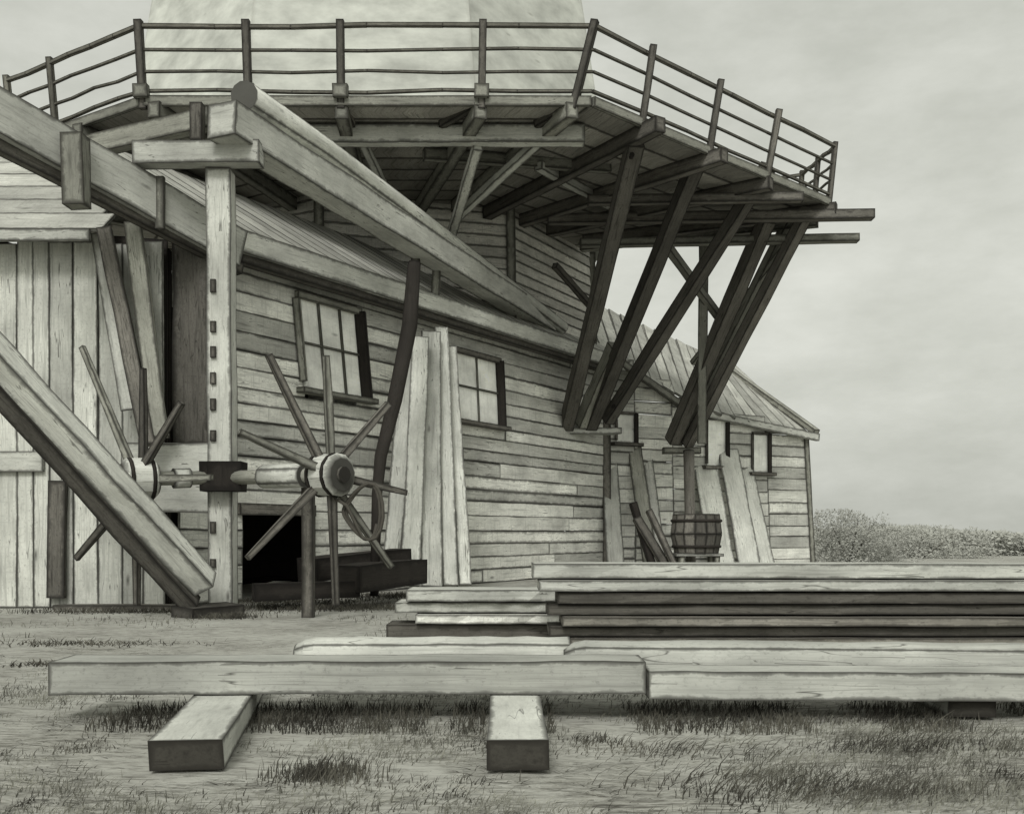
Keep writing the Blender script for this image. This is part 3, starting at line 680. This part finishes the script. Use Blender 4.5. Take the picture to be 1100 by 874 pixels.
# ---------------------------------------------------------------- plants
def blades(name, spots, mt, seed):
    r = random.Random(seed); vs_, fs = [], []
    for (x, y, h, wd, dx, dy) in spots(r):
        b = len(vs_); an = r.uniform(0, math.pi); c, s_ = math.cos(an) * wd, math.sin(an) * wd; z = gz(x, y) - .01
        for k, (t, q) in enumerate(((0, 1), (.5, .75), (.85, .4))):
            o = V(x + dx * t * t, y + dy * t * t, z + h * t * (1 - .15 * t))
            vs_ += [(o.x - c * q, o.y - s_ * q, o.z), (o.x + c * q, o.y + s_ * q, o.z)]
        vs_.append((x + dx, y + dy, z + h * .9))
        fs += [(b, b + 1, b + 3, b + 2), (b + 2, b + 3, b + 5, b + 4), (b + 4, b + 5, b + 6)]
    me = bpy.data.meshes.new(name); me.from_pydata(vs_, [], fs); me.materials.append(mt)
    o = bpy.data.objects.new(name, me); C.objects.link(o); return o
def g_front(r):                            # short stubble all over the foreground, thin in places
    n = 0
    while n < 26000:
        Y = r.uniform(2.9, 6.5); X = r.uniform(-.56, .56) * Y
        d = noise.noise(V(X * 1.1, Y * 1.6, 8)) + .35 * noise.noise(V(X * 4, Y * 5, 2))
        right = max(0, min(1, (X + .2) / 1.2)) * .30
        if d + right < r.uniform(-.12, .45): continue
        n += 1; yield (X, Y, r.uniform(.015, .05), r.uniform(.0012, .003), r.uniform(-.01, .04), r.uniform(-.02, .02))
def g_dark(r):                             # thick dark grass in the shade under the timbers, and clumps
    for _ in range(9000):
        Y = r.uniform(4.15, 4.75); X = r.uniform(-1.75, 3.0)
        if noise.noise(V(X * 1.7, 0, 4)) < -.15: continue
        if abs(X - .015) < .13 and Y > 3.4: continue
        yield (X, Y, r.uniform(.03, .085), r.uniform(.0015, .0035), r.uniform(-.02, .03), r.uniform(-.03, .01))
    for (px, py, sx, sy, n, h) in ((345, 828, .14, .07, 700, .07), (395, 838, .3, .08, 300, .04), (90, 800, .10, .06, 160, .04), (300, 770, .2, .05, 500, .05), (830, 840, .35, .12, 600, .05), (1000, 800, .4, .10, 500, .05), (700, 800, .3, .1, 300, .04), (960, 850, .3, .06, 500, .05), (640, 790, .1, .05, 150, .05), (860, 770, .5, .05, 500, .06)):
        Y0 = HC * F / (py - HY); X0 = (px - 550) / F * Y0
        for _ in range(n):
            X, Y = r.gauss(X0, sx * .6), r.gauss(Y0, sy)
            if abs(X - .015) < .13 and Y > 3.4: continue
            yield (X, Y, r.uniform(.4, 1.1) * h, r.uniform(.0014, .003), r.uniform(-.01, .03), r.uniform(-.02, .02))
def g_sweep(r):                            # long bent blades at the right
    for (px, py, n) in ((735, 800, 70), (820, 845, 80), (930, 800, 70), (900, 850, 70), (770, 830, 60), (1010, 790, 40)):
        Y0 = HC * F / (py - HY); X0 = (px - 550) / F * Y0
        for _ in range(n):
            yield (r.gauss(X0, .16), r.gauss(Y0, .09), r.uniform(.05, .12), r.uniform(.0014, .003), r.uniform(.05, .22), r.uniform(-.05, .05))
def g_flat(r):                             # matted straw lying every way
    n = 0
    while n < 27000:
        Y = r.uniform(2.9, 7.5) if r.random() < .75 else r.uniform(7.5, 10.5); X = r.uniform(-.56, .56) * Y
        if noise.noise(V(X * 1.6, Y * 2.4, 5)) + .5 * noise.noise(V(X * 5, Y * 7, 5)) + max(0, min(.25, X * .2)) < r.uniform(-.25, .35): continue
        n += 1; yield (X, Y, r.uniform(.006, .03), r.uniform(.0015, .004), r.choice((-1, 1)) * r.uniform(.03, .16), r.uniform(-.05, .05))
def g_yard_shade(r):                             # dark grass put in as deep shadow at the foot of walls, winch, post
    for (px, py, sx, sy, n, h) in ((240, 662, .16, .10, 700, .07), (350, 652, .5, .2, 3000, .09), (410, 640, .5, .3, 1300, .08), (130, 656, .6, .12, 1200, .07), (300, 645, .5, .2, 1000, .07), (90, 690, .35, .1, 500, .05), (60, 712, .2, .06, 250, .05)):
        Y0 = HC * F / (py - HY); X0 = (px - 550) / F * Y0
        for _ in range(n): yield (r.gauss(X0, sx), r.gauss(Y0, sy), r.uniform(.3, 1.1) * h, r.uniform(.003, .007), r.uniform(-.05, .05), r.uniform(-.03, .03))
def g_back(r):
    for _ in range(5000):
        Y = r.uniform(7.4, 11); X = r.uniform(-5.6, .6) if r.random() < .6 else r.uniform(-.3, 6)
        if noise.noise(V(X * .8, Y * .8, 1)) < .12: continue
        yield (X, Y, r.uniform(.02, .07), r.uniform(.002, .005), r.uniform(-.03, .03), r.uniform(-.03, .03))
tag(blades('grass', g_front, M_GRASS, 1), 'short dry grass scattered over the foreground', kind='stuff')
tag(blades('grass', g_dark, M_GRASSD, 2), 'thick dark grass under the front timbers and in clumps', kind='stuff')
tag(blades('grass', g_sweep, M_GRASSD, 3), 'long bent grass blades at the lower right', kind='stuff')
tag(blades('grass', g_flat, M_FLAT, 5), 'matted straw and dead grass lying over the ground', kind='stuff')
tag(blades('grass', g_yard_shade, M_GRASSD, 6), 'dark grass added as deep shadow at the foot of the winches and walls', kind='stuff')
tag(blades('grass', g_back, M_GRASS, 4), 'sparse grass across the yard behind the timbers', kind='stuff')

def bush(c, rx, ry, rz, n, ls, mt, label, seed, group=None, cat='bush'):
    r = random.Random(seed); vs_, fs = [], []
    t = thing('bush', label, cat, (c.x, c.y, 0), group)
    for _ in range(n):
        while True:
            p = V(r.uniform(-1, 1), r.uniform(-1, 1), r.uniform(0, 1))
            if p.length < 1 + .35 * noise.noise(p * 2.3 + V(seed, 0, 0)) and noise.noise(p * 3.5 + V(0, seed, 0)) > -.28: break
        q = c + V(p.x * rx, p.y * ry, p.z * rz); b = len(vs_)
        u = V(r.gauss(0, 1), r.gauss(0, 1), r.gauss(0, 1)).normalized(); v = u.orthogonal().normalized(); s1 = ls * r.uniform(.5, 1.3)
        vs_ += [tuple(q - u * s1), tuple(q + v * s1 * .45), tuple(q + u * s1), tuple(q - v * s1 * .45)]; fs.append((b, b + 1, b + 2, b + 3))
    me = bpy.data.meshes.new('foliage'); me.from_pydata(vs_, [], fs); me.materials.append(mt)
    o = bpy.data.objects.new('foliage', me); C.objects.link(o); o.parent = t; o.matrix_parent_inverse = par_inv(t)
    m = MB()
    for k in range(4):
        a = r.uniform(0, 6.28); m.tube([c, c + V(math.cos(a) * rx * .3, math.sin(a) * ry * .3, rz * .4), c + V(math.cos(a) * rx * .6, math.sin(a) * ry * .6, rz * .8)], [.02 * rz + .015, .012 * rz + .01, .008], 5)
    m.build('stems', M_DARK, t)
    return t
for (x0, y0, x1, Y, wd, mt, lb) in ((684, 556, 722, 18.7, .16, M_DARK, 'dark stake leaning nearest the tub, lowest of three'), (680, 540, 704, 18.9, .13, M_BLACK, 'black stake in the middle of three beside the tub'), (697, 548, 730, 18.5, .11, M_DARK, 'thin dark stake leaning across the side of the tub')):
    lean(x0, y0, Y + .4, x1, HY + (HC - .01) * F / Y, Y, wd, mt, lb, 'leaning_stake', .1, 'stake', 'dark stakes beside the tub', .03)
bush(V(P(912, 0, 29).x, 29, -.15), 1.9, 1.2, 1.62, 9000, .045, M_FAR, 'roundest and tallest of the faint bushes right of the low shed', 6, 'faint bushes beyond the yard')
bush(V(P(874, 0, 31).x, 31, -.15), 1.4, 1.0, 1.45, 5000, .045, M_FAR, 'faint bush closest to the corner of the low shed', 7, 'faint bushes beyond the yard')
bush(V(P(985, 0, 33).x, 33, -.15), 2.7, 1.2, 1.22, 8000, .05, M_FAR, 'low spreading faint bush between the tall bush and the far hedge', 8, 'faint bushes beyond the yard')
r_ = random.Random(4); vs_, fs = [], []
for _ in range(30000):
    x = r_.uniform(10.5, 34); top = .98 + .22 * noise.noise(V(x * .25, 0, 0)) + .14 * noise.noise(V(x * 1.3, 3, 0)) - (x - 12) * .018; z = r_.random() ** .8 * max(.2, top)
    q = V(x, 37 + r_.uniform(-1.2, 1.2), z); b = len(vs_); u = V(r_.gauss(0, 1), r_.gauss(0, 1), r_.gauss(0, 1)).normalized(); v = u.orthogonal().normalized(); s1 = r_.uniform(.04, .11)
    vs_ += [tuple(q - u * s1), tuple(q + v * s1 * .5), tuple(q + u * s1), tuple(q - v * s1 * .5)]; fs.append((b, b + 1, b + 2, b + 3))
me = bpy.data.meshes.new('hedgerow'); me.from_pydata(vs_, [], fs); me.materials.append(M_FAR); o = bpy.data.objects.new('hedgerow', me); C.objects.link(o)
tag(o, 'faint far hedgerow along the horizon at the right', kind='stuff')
